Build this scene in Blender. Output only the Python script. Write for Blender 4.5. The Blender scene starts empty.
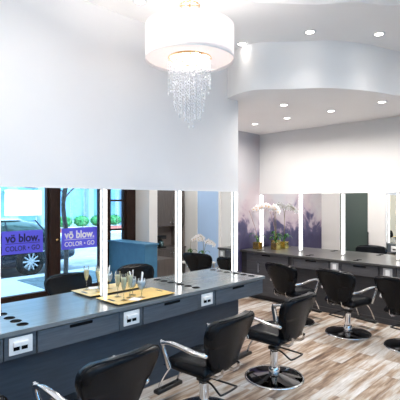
import bpy, bmesh, math, random
from mathutils import Vector, Matrix
random.seed(7)
PI = math.pi
col = bpy.context.scene.collection
sc = bpy.context.scene

# ------------------------------------------------------------------ materials
def new_mat(name):
    m = bpy.data.materials.new(name); m.use_nodes = True
    nt = m.node_tree
    b = nt.nodes['Principled BSDF']
    return m, nt, b
def pbr(name, color, rough=0.5, metal=0.0, noise=0.0, nscale=8, bump=0.0, bscale=60, stretch=(1,1,1), coat=0.0, spec=None, trans=0.0, ior=1.45):
    m, nt, b = new_mat(name)
    b.inputs['Base Color'].default_value = (*color, 1)
    b.inputs['Roughness'].default_value = rough
    b.inputs['Metallic'].default_value = metal
    b.inputs['Coat Weight'].default_value = coat
    b.inputs['Transmission Weight'].default_value = trans
    b.inputs['IOR'].default_value = ior
    if spec is not None: b.inputs['Specular IOR Level'].default_value = spec
    tc = nt.nodes.new('ShaderNodeTexCoord'); mp = nt.nodes.new('ShaderNodeMapping')
    mp.inputs['Scale'].default_value = stretch
    nt.links.new(tc.outputs['Object'], mp.inputs['Vector'])
    if noise > 0:
        n = nt.nodes.new('ShaderNodeTexNoise'); n.inputs['Scale'].default_value = nscale
        n.inputs['Detail'].default_value = 5
        nt.links.new(mp.outputs[0], n.inputs['Vector'])
        r = nt.nodes.new('ShaderNodeValToRGB')
        r.color_ramp.elements[0].position = .3; r.color_ramp.elements[1].position = .7
        r.color_ramp.elements[0].color = (*[max(0, c*(1-noise)) for c in color], 1)
        r.color_ramp.elements[1].color = (*[min(1, c*(1+noise)) for c in color], 1)
        nt.links.new(n.outputs['Fac'], r.inputs[0]); nt.links.new(r.outputs[0], b.inputs['Base Color'])
    if bump > 0:
        n2 = nt.nodes.new('ShaderNodeTexNoise'); n2.inputs['Scale'].default_value = bscale
        bp = nt.nodes.new('ShaderNodeBump'); bp.inputs['Strength'].default_value = bump; bp.inputs['Distance'].default_value = .01
        nt.links.new(mp.outputs[0], n2.inputs['Vector'])
        nt.links.new(n2.outputs['Fac'], bp.inputs['Height']); nt.links.new(bp.outputs[0], b.inputs['Normal'])
    return m
def emit(name, color, strength):
    m = bpy.data.materials.new(name); m.use_nodes = True
    nt = m.node_tree; nt.nodes.clear()
    o = nt.nodes.new('ShaderNodeOutputMaterial'); e = nt.nodes.new('ShaderNodeEmission')
    e.inputs[0].default_value = (*color, 1); e.inputs[1].default_value = strength
    nt.links.new(e.outputs[0], o.inputs[0]); return m

M = {}
M['wall'] = pbr('painted_wall', (.77, .75, .74), .6, noise=.015, nscale=2, bump=.03, bscale=200)
M['backwall'] = pbr('painted_back_wall', (.70, .695, .69), .6, noise=.015, nscale=2, bump=.03, bscale=200)
M['ceil'] = pbr('painted_ceiling', (.94, .92, .91), .7, noise=.01, nscale=2)
M['cream'] = pbr('cream_wall', (.82, .72, .56), .6, noise=.03, nscale=2)
M['blue_door'] = pbr('pale_blue_door', (.42, .58, .82), .45, noise=.03, nscale=2)
M['lam'] = pbr('charcoal_laminate', (.090, .108, .130), .34, noise=.18, nscale=5, stretch=(1, 14, 14))
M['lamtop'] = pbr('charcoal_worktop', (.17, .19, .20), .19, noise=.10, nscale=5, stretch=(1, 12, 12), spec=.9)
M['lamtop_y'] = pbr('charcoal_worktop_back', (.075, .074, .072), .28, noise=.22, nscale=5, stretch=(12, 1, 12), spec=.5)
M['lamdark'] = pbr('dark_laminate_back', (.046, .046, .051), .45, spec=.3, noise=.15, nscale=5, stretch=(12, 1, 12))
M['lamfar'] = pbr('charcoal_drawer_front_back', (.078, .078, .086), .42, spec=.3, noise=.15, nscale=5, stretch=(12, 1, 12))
M['panel'] = pbr('dark_panel', (.034, .050, .072), .42, noise=.15, nscale=4, stretch=(1, 10, 10))
M['void'] = pbr('dark_recess', (.006, .006, .007), .7, spec=.05)
M['black'] = pbr('black_plastic', (.012, .012, .013), .35)
M['vinyl'] = pbr('black_vinyl', (.004, .005, .007), .26, bump=.05, bscale=90, spec=.17)
M['chrome'] = pbr('chrome', (.82, .83, .85), .08, 1.0)
M['darkchrome'] = pbr('black_chrome_base', (.05, .05, .055), .05, 1.0, coat=1.0)
M['steel'] = pbr('brushed_steel', (.6, .6, .62), .3, 1.0)
M['plate'] = pbr('white_plastic', (.85, .85, .85), .35)
M['greyplate'] = pbr('grey_plastic', (.42, .42, .43), .4)
M['gold'] = pbr('gold_pot', (.85, .60, .18), .22, 1.0, noise=.12, nscale=25)
M['goldmat'] = pbr('gold_tray_surface', (.90, .62, .20), .3, .15, noise=.1, nscale=10)
M['mirror'] = pbr('mirror_silver', (.93, .95, .95), .0, 1.0)
M['strip'] = emit('strip_diffuser', (1, .98, .95), 2.6)
M['down'] = emit('downlight_lens', (1, .95, .88), 10)
M['bulb'] = emit('bulb_glow', (1, .94, .90), 240)
M['frame'] = pbr('dark_brown_frame', (.026, .012, .009), .5, spec=.25, noise=.3, nscale=8, stretch=(6, 6, 1))
M['taupe'] = pbr('taupe_cabinet', (.10, .085, .08), .45, noise=.15, nscale=5, stretch=(8, 8, 1))
M['taupe_light'] = pbr('taupe_niche', (.24, .2, .18), .5, noise=.05)
M['deskblue'] = pbr('slate_desk', (.05, .17, .30), .5, noise=.08)
M['asphalt'] = pbr('asphalt', (.30, .32, .34), .85, noise=.2, nscale=3, bump=.3)
M['side'] = pbr('pavement', (.68, .70, .72), .8, noise=.06, nscale=1.5, bump=.15)
M['grate'] = pbr('cast_iron_grate', (.13, .19, .22), .7, noise=.4, nscale=9)
M['car'] = pbr('dark_navy_car_paint', (.006, .014, .03), .18, .3, coat=1.0)
M['carglass'] = pbr('car_window_glass', (.10, .16, .16), .05, .6)
M['tyre'] = pbr('tyre_rubber', (.015, .015, .016), .8)
M['alloy'] = pbr('alloy_rim', (.75, .76, .78), .25, .8)
M['facade'] = pbr('pale_facade', (.22, .33, .44), .6, noise=.1, nscale=1)
M['facglass'] = pbr('facade_glass', (.16, .34, .50), .12, .3, noise=.35, nscale=.7)
M['whiteboard'] = pbr('white_billboard', (.93, .93, .93), .5)
M['brick'] = pbr('red_planter', (.40, .12, .10), .8, noise=.2, nscale=20)
M['leaf'] = pbr('hedge_leaf', (.05, .26, .09), .6, noise=.5, nscale=14)
M['treeleaf'] = pbr('tree_leaf', (.03, .20, .08), .55, noise=.4, nscale=6)
M['bark'] = pbr('tree_bark', (.10, .085, .08), .85, noise=.4, nscale=20, bump=.5)
M['sign'] = pbr('purple_sign', (.12, .12, .90), .45)
M['signink'] = pbr('sign_dark_ink', (.012, .012, .10), .5)
M['signwhite'] = pbr('sign_white_ink', (.9, .9, .95), .5)
M['petal'] = pbr('white_petal', (.90, .88, .89), .5, noise=.04, nscale=30)
M['petalc'] = pbr('yellow_lip', (.8, .5, .15), .5)
M['orleaf'] = pbr('orchid_leaf', (.04, .16, .03), .3, noise=.3, nscale=15)
M['stem'] = pbr('orchid_stem', (.20, .16, .06), .5)
M['stake'] = pbr('bare_stem', (.35, .2, .17), .5)
M['moss'] = pbr('moss', (.07, .10, .03), .9, noise=.4, nscale=60)
M['drink'] = pbr('sparkling_wine', (1, .92, .62), .05, 0, trans=.12, ior=1.33)
M['water'] = pbr('iced_water', (.86, .94, 1.0), .05, 0, trans=.3, ior=1.33)
M['straw'] = pbr('white_straw', (.9, .92, .95), .4)
M['napkin'] = pbr('paper_napkin', (.88, .9, .92), .8)
M['shadein'] = pbr('ceiling_white_metal', (.8, .8, .8), .4)
M['brass'] = pbr('brushed_gold', (.85, .52, .22), .22, 1.0)

def clear_glass(name, tint, refl=.08, extra=1.0):
    m = bpy.data.materials.new(name); m.use_nodes = True
    nt = m.node_tree; nt.nodes.clear()
    o = nt.nodes.new('ShaderNodeOutputMaterial'); mx = nt.nodes.new('ShaderNodeMixShader')
    t = nt.nodes.new('ShaderNodeBsdfTransparent'); g = nt.nodes.new('ShaderNodeBsdfGlossy')
    f = nt.nodes.new('ShaderNodeFresnel'); f.inputs[0].default_value = 1.45
    ma = nt.nodes.new('ShaderNodeMath'); ma.operation = 'MULTIPLY_ADD'; ma.inputs[1].default_value = extra; ma.inputs[2].default_value = refl
    t.inputs[0].default_value = (*tint, 1); g.inputs['Roughness'].default_value = 0.0
    nt.links.new(f.outputs[0], ma.inputs[0]); nt.links.new(ma.outputs[0], mx.inputs[0])
    nt.links.new(t.outputs[0], mx.inputs[1]); nt.links.new(g.outputs[0], mx.inputs[2]); nt.links.new(mx.outputs[0], o.inputs[0])
    return m
M['glass'] = clear_glass('storefront_glass', (.90, .96, .98), 0, .7)
M['wineglass'] = clear_glass('wine_glass', (.98, .99, .99), .05, 1.2)
M['crystal'] = pbr('crystal', (.95, .95, .97), .05, 0, trans=.35, ior=1.5)

def frosted(name):
    m, nt, b = new_mat(name)
    b.inputs['Base Color'].default_value = (.065, .092, .082, 1); b.inputs['Roughness'].default_value = .22
    b.inputs['Specular IOR Level'].default_value = .6
    return m
M['doorglass'] = frosted('green_obscure_glass')

def shade_mat():
    m, nt, b = new_mat('fabric_shade')
    nt.nodes.remove(b)
    o = [n for n in nt.nodes if n.type == 'OUTPUT_MATERIAL'][0]
    d = nt.nodes.new('ShaderNodeBsdfDiffuse'); t = nt.nodes.new('ShaderNodeBsdfTranslucent'); mx = nt.nodes.new('ShaderNodeMixShader')
    d.inputs[0].default_value = (.92, .90, .90, 1); t.inputs[0].default_value = (.93, .89, .88, 1); mx.inputs[0].default_value = .5
    nt.links.new(d.outputs[0], mx.inputs[1]); nt.links.new(t.outputs[0], mx.inputs[2]); nt.links.new(mx.outputs[0], o.inputs[0])
    return m
M['shade'] = shade_mat()

def floor_mat():
    m, nt, b = new_mat('whitewashed_plank_floor')
    L = nt.links.new; N = nt.nodes.new
    tc = N('ShaderNodeTexCoord')
    br = N('ShaderNodeTexBrick'); br.inputs['Scale'].default_value = 1
    br.inputs['Brick Width'].default_value = 1.22; br.inputs['Row Height'].default_value = .152
    br.inputs['Mortar Size'].default_value = .0018; br.inputs['Mortar Smooth'].default_value = .1; br.offset = .37; br.inputs['Bias'].default_value = 0
    br.inputs['Color1'].default_value = (0, 0, 0, 1); br.inputs['Color2'].default_value = (1, 1, 1, 1); br.inputs['Mortar'].default_value = (.3, .3, .3, 1)
    L(tc.outputs['Object'], br.inputs['Vector'])
    # per-plank offset so that the grain changes from plank to plank
    sep = N('ShaderNodeSeparateXYZ'); L(tc.outputs['Object'], sep.inputs[0])
    mul = N('ShaderNodeMath'); mul.operation = 'MULTIPLY'; mul.inputs[1].default_value = 37.0; L(br.outputs['Color'], mul.inputs[0])
    comb = N('ShaderNodeCombineXYZ'); L(sep.outputs[0], comb.inputs[0]); L(sep.outputs[1], comb.inputs[1]); L(mul.outputs[0], comb.inputs[2])
    def noise(sx, sy, scale, detail):
        mp = N('ShaderNodeMapping'); mp.inputs['Scale'].default_value = (sx, sy, 1); L(comb.outputs[0], mp.inputs[0])
        n = N('ShaderNodeTexNoise'); n.inputs['Scale'].default_value = scale; n.inputs['Detail'].default_value = detail; n.inputs['Roughness'].default_value = .62
        L(mp.outputs[0], n.inputs['Vector']); return n
    n1 = noise(1.1, 9, 1.6, 6)
    r1 = N('ShaderNodeValToRGB'); e = r1.color_ramp.elements
    e[0].position = .30; e[0].color = (.13, .085, .06, 1); e[1].position = .72; e[1].color = (.80, .785, .77, 1)
    x = e.new(.40); x.color = (.28, .185, .125, 1); x = e.new(.49); x.color = (.50, .385, .285, 1); x = e.new(.58); x.color = (.64, .605, .565, 1)
    # plank tone pushes the grain lighter or darker
    ad = N('ShaderNodeMath'); ad.operation = 'MULTIPLY_ADD'; ad.inputs[1].default_value = .16; ad.inputs[2].default_value = -.075
    L(br.outputs['Color'], ad.inputs[0])
    sm = N('ShaderNodeMath'); sm.operation = 'ADD'; L(n1.outputs['Fac'], sm.inputs[0]); L(ad.outputs[0], sm.inputs[1])
    L(sm.outputs[0], r1.inputs[0])
    n2 = noise(3, 60, 2.5, 4)
    r2 = N('ShaderNodeValToRGB'); r2.color_ramp.elements[0].position = .35; r2.color_ramp.elements[0].color = (.74, .71, .69, 1)
    r2.color_ramp.elements[1].position = .6; r2.color_ramp.elements[1].color = (1, 1, 1, 1)
    L(n2.outputs['Fac'], r2.inputs[0])
    mx = N('ShaderNodeMixRGB'); mx.blend_type = 'MULTIPLY'; mx.inputs[0].default_value = .8
    L(r1.outputs[0], mx.inputs[1]); L(r2.outputs[0], mx.inputs[2])
    mo = N('ShaderNodeMixRGB'); mo.inputs[2].default_value = (.22, .17, .14, 1); L(br.outputs['Fac'], mo.inputs[0]); L(mx.outputs[0], mo.inputs[1])
    L(mo.outputs[0], b.inputs['Base Color'])
    b.inputs['Roughness'].default_value = .36
    return m
M['floor'] = floor_mat()

def mural_mat():
    m, nt, b = new_mat('watercolour_mural')
    L = nt.links.new; N = nt.nodes.new
    tc = N('ShaderNodeTexCoord'); sep = N('ShaderNodeSeparateXYZ'); L(tc.outputs['Object'], sep.inputs[0])
    n = N('ShaderNodeTexNoise'); n.inputs['Scale'].default_value = 2.1; n.inputs['Detail'].default_value = 8; n.inputs['Roughness'].default_value = .6
    n.inputs['Distortion'].default_value = .6
    L(tc.outputs['Object'], n.inputs['Vector'])
    # density of paint: strong low on the wall, gone above head height
    g = N('ShaderNodeMapRange'); g.inputs[1].default_value = .7; g.inputs[2].default_value = 2.15; g.inputs[3].default_value = .36; g.inputs[4].default_value = -.34
    L(sep.outputs[2], g.inputs[0])
    a = N('ShaderNodeMath'); a.operation = 'ADD'; L(n.outputs['Fac'], a.inputs[0]); L(g.outputs[0], a.inputs[1])
    r = N('ShaderNodeValToRGB'); e = r.color_ramp.elements
    e[0].position = .36; e[0].color = (.50, .46, .46, 1); e[1].position = .80; e[1].color = (.035, .032, .085, 1)
    x = e.new(.49); x.color = (.44, .38, .41, 1); x = e.new(.55); x.color = (.22, .185, .25, 1); x = e.new(.60); x.color = (.07, .068, .135, 1)
    L(a.outputs[0], r.inputs[0])
    n3 = N('ShaderNodeTexNoise'); n3.inputs['Scale'].default_value = 1.1; n3.inputs['Detail'].default_value = 3
    L(tc.outputs['Object'], n3.inputs['Vector'])
    r3 = N('ShaderNodeValToRGB'); r3.color_ramp.elements[0].position = .42; r3.color_ramp.elements[1].position = .62
    r3.color_ramp.elements[0].color = (1.04, .95, .99, 1); r3.color_ramp.elements[1].color = (.95, 1.0, 1.05, 1)
    L(n3.outputs['Fac'], r3.inputs[0])
    mx = N('ShaderNodeMixRGB'); mx.blend_type = 'MULTIPLY'; mx.inputs[0].default_value = 1; L(r.outputs[0], mx.inputs[1]); L(r3.outputs[0], mx.inputs[2])
    L(mx.outputs[0], b.inputs['Base Color']); b.inputs['Roughness'].default_value = .6
    return m
M['mural'] = mural_mat()

# ------------------------------------------------------------------ mesh helpers
class MB:
    def __init__(s): s.bm = bmesh.new()
    def add(s, other_bm):
        me = bpy.data.meshes.new('tmp'); other_bm.to_mesh(me); other_bm.free(); s.bm.from_mesh(me); bpy.data.meshes.remove(me); return s
    def box(s, x0, x1, y0, y1, z0, z1, bev=0, seg=2):
        b = bmesh.new(); bmesh.ops.create_cube(b, size=1)
        for v in b.verts:
            v.co = Vector(((x0+x1)/2 + v.co.x*(x1-x0), (y0+y1)/2 + v.co.y*(y1-y0), (z0+z1)/2 + v.co.z*(z1-z0)))
        if bev: bmesh.ops.bevel(b, geom=b.edges[:], offset=bev, segments=seg, affect='EDGES', profile=.5)
        return s.add(b)
    def lathe(s, prof, c=(0, 0, 0), n=32):
        b = bmesh.new(); rings = []
        for r, z in prof:
            if r < 1e-5: rings.append([b.verts.new((c[0], c[1], c[2]+z))])
            else: rings.append([b.verts.new((c[0]+r*math.cos(2*PI*k/n), c[1]+r*math.sin(2*PI*k/n), c[2]+z)) for k in range(n)])
        for A, B in zip(rings, rings[1:]):
            for k in range(n):
                k2 = (k+1) % n
                if len(A) == 1 and len(B) == 1: continue
                if len(A) == 1: b.faces.new((A[0], B[k], B[k2]))
                elif len(B) == 1: b.faces.new((A[k], B[0], A[k2]))
                else: b.faces.new((A[k], B[k], B[k2], A[k2]))
        bmesh.ops.recalc_face_normals(b, faces=b.faces[:])
        return s.add(b)
    def sweep(s, pts, section, closed=False, up=Vector((0, 0, 1)), caps=True, scale=None):
        """section: list of (a, b) offsets along (side, up-ish)"""
        b = bmesh.new(); pts = [Vector(p) for p in pts]; n = len(pts); rings = []
        for i, p in enumerate(pts):
            if closed: t = pts[(i+1) % n] - pts[i-1]
            else: t = pts[min(i+1, n-1)] - pts[max(i-1, 0)]
            t.normalize()
            side = t.cross(up)
            if side.length < 1e-4: side = t.cross(Vector((1, 0, 0)))
            side.normalize(); u = side.cross(t)
            k = scale[i] if scale else 1
            rings.append([b.verts.new(p + side*a*k + u*c*k) for a, c in section])
        m = len(section)
        rng = range(n) if closed else range(n-1)
        for i in rng:
            A, B = rings[i], rings[(i+1) % n]
            for k in range(m): b.faces.new((A[k], A[(k+1) % m], B[(k+1) % m], B[k]))
        if caps and not closed: b.faces.new(rings[0][::-1]); b.faces.new(rings[-1])
        bmesh.ops.recalc_face_normals(b, faces=b.faces[:])
        return s.add(b)
    def tube(s, pts, r, n=10, closed=False, up=Vector((0, 0, 1)), scale=None):
        return s.sweep(pts, [(r*math.cos(2*PI*k/n), r*math.sin(2*PI*k/n)) for k in range(n)], closed, up, scale=scale)
    def bar(s, pts, w, t, up=Vector((0, 0, 1))):
        e = min(w, t)*.2
        return s.sweep(pts, [(-w/2+e, -t/2), (w/2-e, -t/2), (w/2, -t/2+e), (w/2, t/2-e), (w/2-e, t/2), (-w/2+e, t/2), (-w/2, t/2-e), (-w/2, -t/2+e)], up=up)
    def prism(s, poly, z0, z1):
        b = bmesh.new(); lo = [b.verts.new((x, y, z0)) for x, y in poly]; hi = [b.verts.new((x, y, z1)) for x, y in poly]
        b.faces.new(lo[::-1]); b.faces.new(hi)
        for k in range(len(poly)):
            k2 = (k+1) % len(poly); b.faces.new((lo[k], lo[k2], hi[k2], hi[k]))
        bmesh.ops.recalc_face_normals(b, faces=b.faces[:])
        return s.add(b)
    def ball(s, c, r, sub=1, sc3=(1, 1, 1)):
        b = bmesh.new(); bmesh.ops.create_icosphere(b, subdivisions=sub, radius=r)
        for v in b.verts: v.co = Vector((v.co.x*sc3[0]+c[0], v.co.y*sc3[1]+c[1], v.co.z*sc3[2]+c[2]))
        return s.add(b)
    def xf(s, mat): s.bm.transform(mat); return s
    def build(s, name, mat, parent=None, smooth=False, subsurf=0, angle=None):
        me = bpy.data.meshes.new(name); s.bm.to_mesh(me); s.bm.free()
        if smooth:
            for p in me.polygons: p.use_smooth = True
            if angle is not None: me.set_sharp_from_angle(angle=math.radians(angle))
        me.materials.append(mat)
        o = bpy.data.objects.new(name, me); col.objects.link(o)
        if parent: o.parent = parent
        if subsurf:
            md = o.modifiers.new('sub', 'SUBSURF'); md.levels = subsurf; md.render_levels = subsurf
        return o
def tag(o, label=None, cat=None, group=None, kind=None):
    if label: o['label'] = label
    if cat: o['category'] = cat
    if group: o['group'] = group
    if kind: o['kind'] = kind
    return o
def empty(name, loc=(0, 0, 0), rz=0, label=None, cat=None, group=None):
    o = bpy.data.objects.new(name, None); col.objects.link(o); o.location = loc; o.rotation_euler = (0, 0, rz)
    return tag(o, label, cat, group)
KIDS = {}
def copy_tree(o, parent=None):
    c = o.copy(); col.objects.link(c)
    if parent: c.parent = parent
    for ch in list(o.children): copy_tree(ch, c)
    return c
def place(proto, first, loc, rz, label):
    o = proto if first else copy_tree(proto)
    o.location = loc; o.rotation_euler = (0, 0, rz); o['label'] = label
    return o
def catmull(P, n=8):
    P = [Vector(p) for p in P]; Q = [P[0]*2-P[1]] + P + [P[-1]*2-P[-2]]; out = []
    for i in range(1, len(Q)-2):
        for k in range(n):
            t = k/n; a, b, c, d = Q[i-1], Q[i], Q[i+1], Q[i+2]
            out.append(.5*((2*b)+(c-a)*t+(2*a-5*b+4*c-d)*t*t+(3*b-a-3*c+d)*t**3))
    out.append(P[-1]); return out

# ------------------------------------------------------------------ dimensions (metres)
H = 1.80           # eye height
YL = 3.48          # left wall (white, mirrored)
YA = 4.98          # alcove side wall (mural)
XB = 6.81          # back wall
XE = 4.29          # end of the left wall
YS = -.62          # storefront
XR = -3.0          # rear wall
ZC = 3.64          # ceiling
ZS = 3.09          # lowered soffit
CT = .8725         # worktop height

# ------------------------------------------------------------------ the room
def struct(name, mb, m, parent=None, label=None, **k):
    o = mb.build(name, m, parent, **k)
    if parent is None: o['kind'] = 'structure'
    if label: o['label'] = label
    return o
struct('floor', MB().box(XR-.2, XB+.2, YS-.1, YA+.2, -.1, 0), M['floor'], label='whitewashed brown wood plank floor')
struct('wall_left', MB().box(XR-.2, XE-.1, YL, YL+.2, 0, ZC+.3).box(XE-.1, XE, YL, YA+.2, 2.16, ZC+.3)
       .box(XE-.1, XE, YL, 3.82, 0, 2.16).box(XE-.1, XE, 4.56, YA+.2, 0, 2.16), M['wall'], label='tall white wall over the long mirror')
struct('wall_alcove', MB().box(XE, XB+.2, YA, YA+.2, 0, ZC+.3), M['mural'], label='lilac and indigo watercolour mural wall')
struct('wall_back', MB().box(XB, XB+.2, YS-.2, YA, 0, ZC+.3), M['backwall'], label='pale grey wall above the far mirror')
struct('wall_rear', MB().box(XR-.2, XR, YS-.2, YL, 0, ZC+.3), M['cream'], label='cream wall')
struct('wall_front', MB().box(5.69, XB, YS-.12, YS, 0, 3.2).box(XR, XB, YS-.12, YS, 3.2, ZC+.3), M['wall'], label='white wall round the storefront')

struct('trim_20', MB().box(5.69, 5.915, YS, -.10, 0, ZC), M['wall'], label='white pillar between storefront and taupe cabinet')
# main ceiling with raised tray; the hole follows the curved line
tray = catmull([(2.0, 2.1, 0), (2.6, 2.42, 0), (3.06, 2.435, 0), (3.41, 2.18, 0), (3.635, 1.97, 0), (3.83, 1.71, 0), (4.185, 1.43, 0), (4.5, .9, 0), (4.4, .2, 0)], 6)
tray_poly = [(p.x, p.y) for p in tray] + [(0, .2), (-.6, .6), (-.5, 1.3), (.6, 1.7)]
bm = bmesh.new()
outer = [bm.verts.new((x, y, ZC)) for x, y in ((XR-.2, YS-.2), (XB+.2, YS-.2), (XB+.2, YA+.2), (XR-.2, YA+.2))]
inner = [bm.verts.new((x, y, ZC)) for x, y in tray_poly]
ed = [bm.edges.new((outer[k], outer[(k+1) % 4])) for k in range(4)] + [bm.edges.new((inner[k], inner[(k+1) % len(inner)])) for k in range(len(inner))]
bmesh.ops.triangle_fill(bm, edges=ed, use_beauty=True)
r = bmesh.ops.extrude_face_region(bm, geom=bm.faces[:])
for v in r['geom']:
    if isinstance(v, bmesh.types.BMVert): v.co.z += .25
bmesh.ops.recalc_face_normals(bm, faces=bm.faces[:])
mb = MB(); mb.add(bm)
struct('ceiling', mb, M['ceil'], label='white ceiling with recessed downlights')
mb = MB(); mb.prism([(-1, 0), (4.8, 0), (4.8, 2.8), (-1, 2.8)], ZC+.22, ZC+.32)
struct('trim_1', mb, M['ceil'], label='raised curved ceiling tray')
fas = catmull([(4.10, 3.57, 0), (3.99, 3.05, 0), (4.27, 2.66, 0), (4.56, 2.31, 0), (4.98, 2.06, 0), (5.48, 1.876, 0), (5.95, 1.55, 0), (6.2, 1.1, 0), (6.3, .5, 0), (6.3, -.60, 0)], 8)
fp = [(p.x, p.y) for p in fas]
mb = MB(); mb.prism(fp + [(XB, -.60), (XB, YA), (XE, YA), (XE, YL)], ZS, ZC+.02)
o = struct('trim_2', mb, M['ceil'], label='wavy lowered ceiling over the far counter', smooth=True, angle=35)

# baseboards
struct('baseboard_alcove', MB().box(XE, 6.2, YA-.015, YA, 0, .1), M['wall'])

# inner door in the end of the left wall
d = empty('door_1', (0, 0, 0)); d['kind'] = 'structure'
MB().box(XE-.07, XE-.03, 3.86, 4.52, .06, 2.08).build('pane', M['doorglass'], d)
MB().box(XE-.09, XE+.015, 3.82, 3.86, 0, 2.16).box(XE-.09, XE+.015, 4.52, 4.56, 0, 2.16).box(XE-.09, XE+.015, 3.86, 4.52, 2.08, 2.16).box(XE-.09, XE+.01, 3.86, 4.52, 0, .06).build('door_frame', M['wall'], d)
MB().tube([(XE+.05, 3.84, .80), (XE+.05, 3.84, 1.10)], .012).box(XE+.01, XE+.05, 3.835, 3.845, .83, .845).box(XE+.01, XE+.05, 3.835, 3.845, 1.05, 1.065).build('door_handle', M['black'], d, smooth=True, angle=40)

# pale blue door in the back wall near the street
d = empty('door_2', (0, 0, 0)); d['kind'] = 'structure'
MB().box(XB-.03, XB, .27, .90, 0, 2.3, .004).build('panel', M['blue_door'], d)
MB().box(XB-.04, XB, .22, .27, 0, 2.35).box(XB-.04, XB, .90, .95, 0, 2.35).box(XB-.04, XB, .27, .90, 2.3, 2.35).build('door_frame', M['wall'], d)

# storefront: mullions and panes
def window(n, x0, x1, bars=(), z0=.10, z1=3.2):
    w = empty('window_%d' % n, (0, 0, 0)); w['kind'] = 'structure'
    f = MB().box(x0, x1, YS-.09, YS+.01, 0, z0).box(x0, x1, YS-.09, YS+.01, z1-.08, z1).box(x0, x0+.04, YS-.09, YS+.01, z0, z1-.08).box(x1-.04, x1, YS-.09, YS+.01, z0, z1-.08)
    for z in bars: f.box(x0+.04, x1-.04, YS-.07, YS-.01, z-.02, z+.02)
    f.build('window_frame', M['frame'], w)
    MB().box(x0+.04, x1-.04, YS-.044, YS-.038, z0, z1-.08).build('pane', M['glass'], w)
xs = [(-2.95, -1.5), (-1.35, .2), (.35, 1.85), (2.0, 3.71), (3.90, 4.84), (5.03, 5.45)]
for i, (a, b) in enumerate(xs):
    window(i+1, a, b, bars=(.55, 1.17, 1.79, 2.4) if i == 5 else ())
mul = [(-3.0, -2.95), (-1.5, -1.35), (.2, .35), (1.85, 2.0), (3.71, 3.90), (4.84, 5.03), (5.45, 5.69)]
for i, (a, b) in enumerate(mul):
    m_ = MB().box(a, b, YS-.14, YS+.05, 0, 3.2, .006)
    if b-a > .17: m_.box(a-.005, (a+b)/2-.008, YS+.03, YS+.07, 0, 3.2, .004)
    struct('trim_%d' % (i+3), m_, M['frame'])
k = MB().lathe([(0, 0), (.022, 0), (.026, .012), (.02, .03), (0, .034)], n=16).xf(Matrix.Translation((3.84, YS+.05, 1.05)) @ Matrix.Rotation(-PI/2, 4, 'X')).build('door_knob', M['brass'], bpy.data.objects['trim_7'], smooth=True)

# ------------------------------------------------------------------ wall mirrors and light strips
m_ = empty('wall_mirror', (0, 0, 0), 0, 'long frameless mirror on the white wall at left, above the near counter', 'mirror')
MB().box(-1.2, 4.27, YL-.012, YL-.002, CT, 1.905).build('mirror_pane', M['mirror'], m_)
m_ = empty('wall_mirror', (0, 0, 0), 0, 'long frameless mirror on the far wall behind the orchids', 'mirror')
MB().box(XB-.012, XB-.002, 1.45, 4.97, CT, 1.915).build('mirror_pane', M['mirror'], m_)
def strip(loc, rz, first=None):
    if first: o = copy_tree(first); o.location = loc; o.rotation_euler = (0, 0, rz); return o
    o = empty('light_strip', loc, rz)
    MB().box(-.017, .017, -.018, 0, 0, 1.03, .003).build('housing', M['plate'], o)
    MB().box(-.0165, .0165, -.036, -.0185, .012, 1.022, .006).build('diffuser', M['strip'], o)
    return o
s0 = None
ll = ['glowing vertical light strip on the left mirror at the extreme left edge of the photo',
      'glowing vertical light strip on the left mirror behind the gold tray',
      'glowing vertical light strip on the left mirror between the tray and the wall end',
      'glowing vertical light strip on the left mirror at the end of the white wall']
for x, lb in zip((1.27, 2.25, 3.22, 4.20), ll):
    s = strip((x, YL-.013, CT+.004), 0, s0); s0 = s0 or s
    tag(s, lb, 'light', 'vertical light strips on the left mirror')
ll = ['glowing vertical light strip in the corner beside the mural, behind the orchid pots',
      'glowing vertical light strip on the far mirror just right of the tall orchid',
      'glowing vertical light strip on the far mirror, in the middle of that mirror',
      'glowing vertical light strip on the far mirror at the extreme right edge of the photo',
      'glowing vertical light strip at the street end of the far mirror']
for y, lb in zip((4.92, 4.05, 3.24, 2.35, 1.5), ll):
    s = strip((XB-.013, y, CT+.004), -PI/2, s0)
    tag(s, lb, 'light', 'vertical light strips on the far mirror')

# ------------------------------------------------------------------ left counter
def rnd_slot(cx, z, w, h, y):    # dark recessed grip, as a rounded flat box
    return MB().box(cx-w/2, cx+w/2, y-.003, y+.02, z-h/2, z+h/2, h*.35, 3)
t = empty('worktop', (0, 0, 0), 0, 'long charcoal worktop below the left mirror, carrying the gold tray', 'counter')
MB().box(-1.2, 4.255, 3.03, YL-.002, CT-.035, CT, .003).build('top_slab', M['lamtop'], t)
for gx in (.4, 1.34, 2.26, 3.18, 4.14):
    for gy in (3.15, 3.27, 3.39):
        MB().lathe([(0, .0005), (.030, .0005), (.034, .003), (.040, .0035), (.043, 0)], (gx, gy, CT), 20).build('grommet', M['void'], t, smooth=True)
units = [(.43, 1.16), (1.41, 2.13), (2.40, 3.10), (3.38, 4.14)]
names = ['charcoal drawer unit at the extreme lower left of the left counter', 'charcoal drawer unit under the left worktop, left of the gold tray',
         'charcoal drawer unit under the gold tray', 'charcoal drawer unit at the far end of the left counter']
for (a, b), lb in zip(units, names):
    u = empty('drawer_unit', ((a+b)/2, 3.3, CT-.20), 0, lb, 'drawer', 'drawer units under the left worktop')
    w = b-a
    MB().box(-w/2-.008, w/2+.008, -.205, .16, -.005, .163).build('case', M['panel'], u)
    dr = MB().box(-w/2, w/2, -.255, -.207, -.005, .155, .002).build('drawer_front', M['lam'], u)
    rnd_slot(0, .135, .21, .03, -.256).build('finger_slot', M['void'], dr)
lastx = 4.235
ap = [(-1.2, .42), (1.17, 1.40), (2.14, 2.39), (3.11, 3.37), (4.15, lastx)]
wl = bpy.data.objects['worktop']
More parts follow.
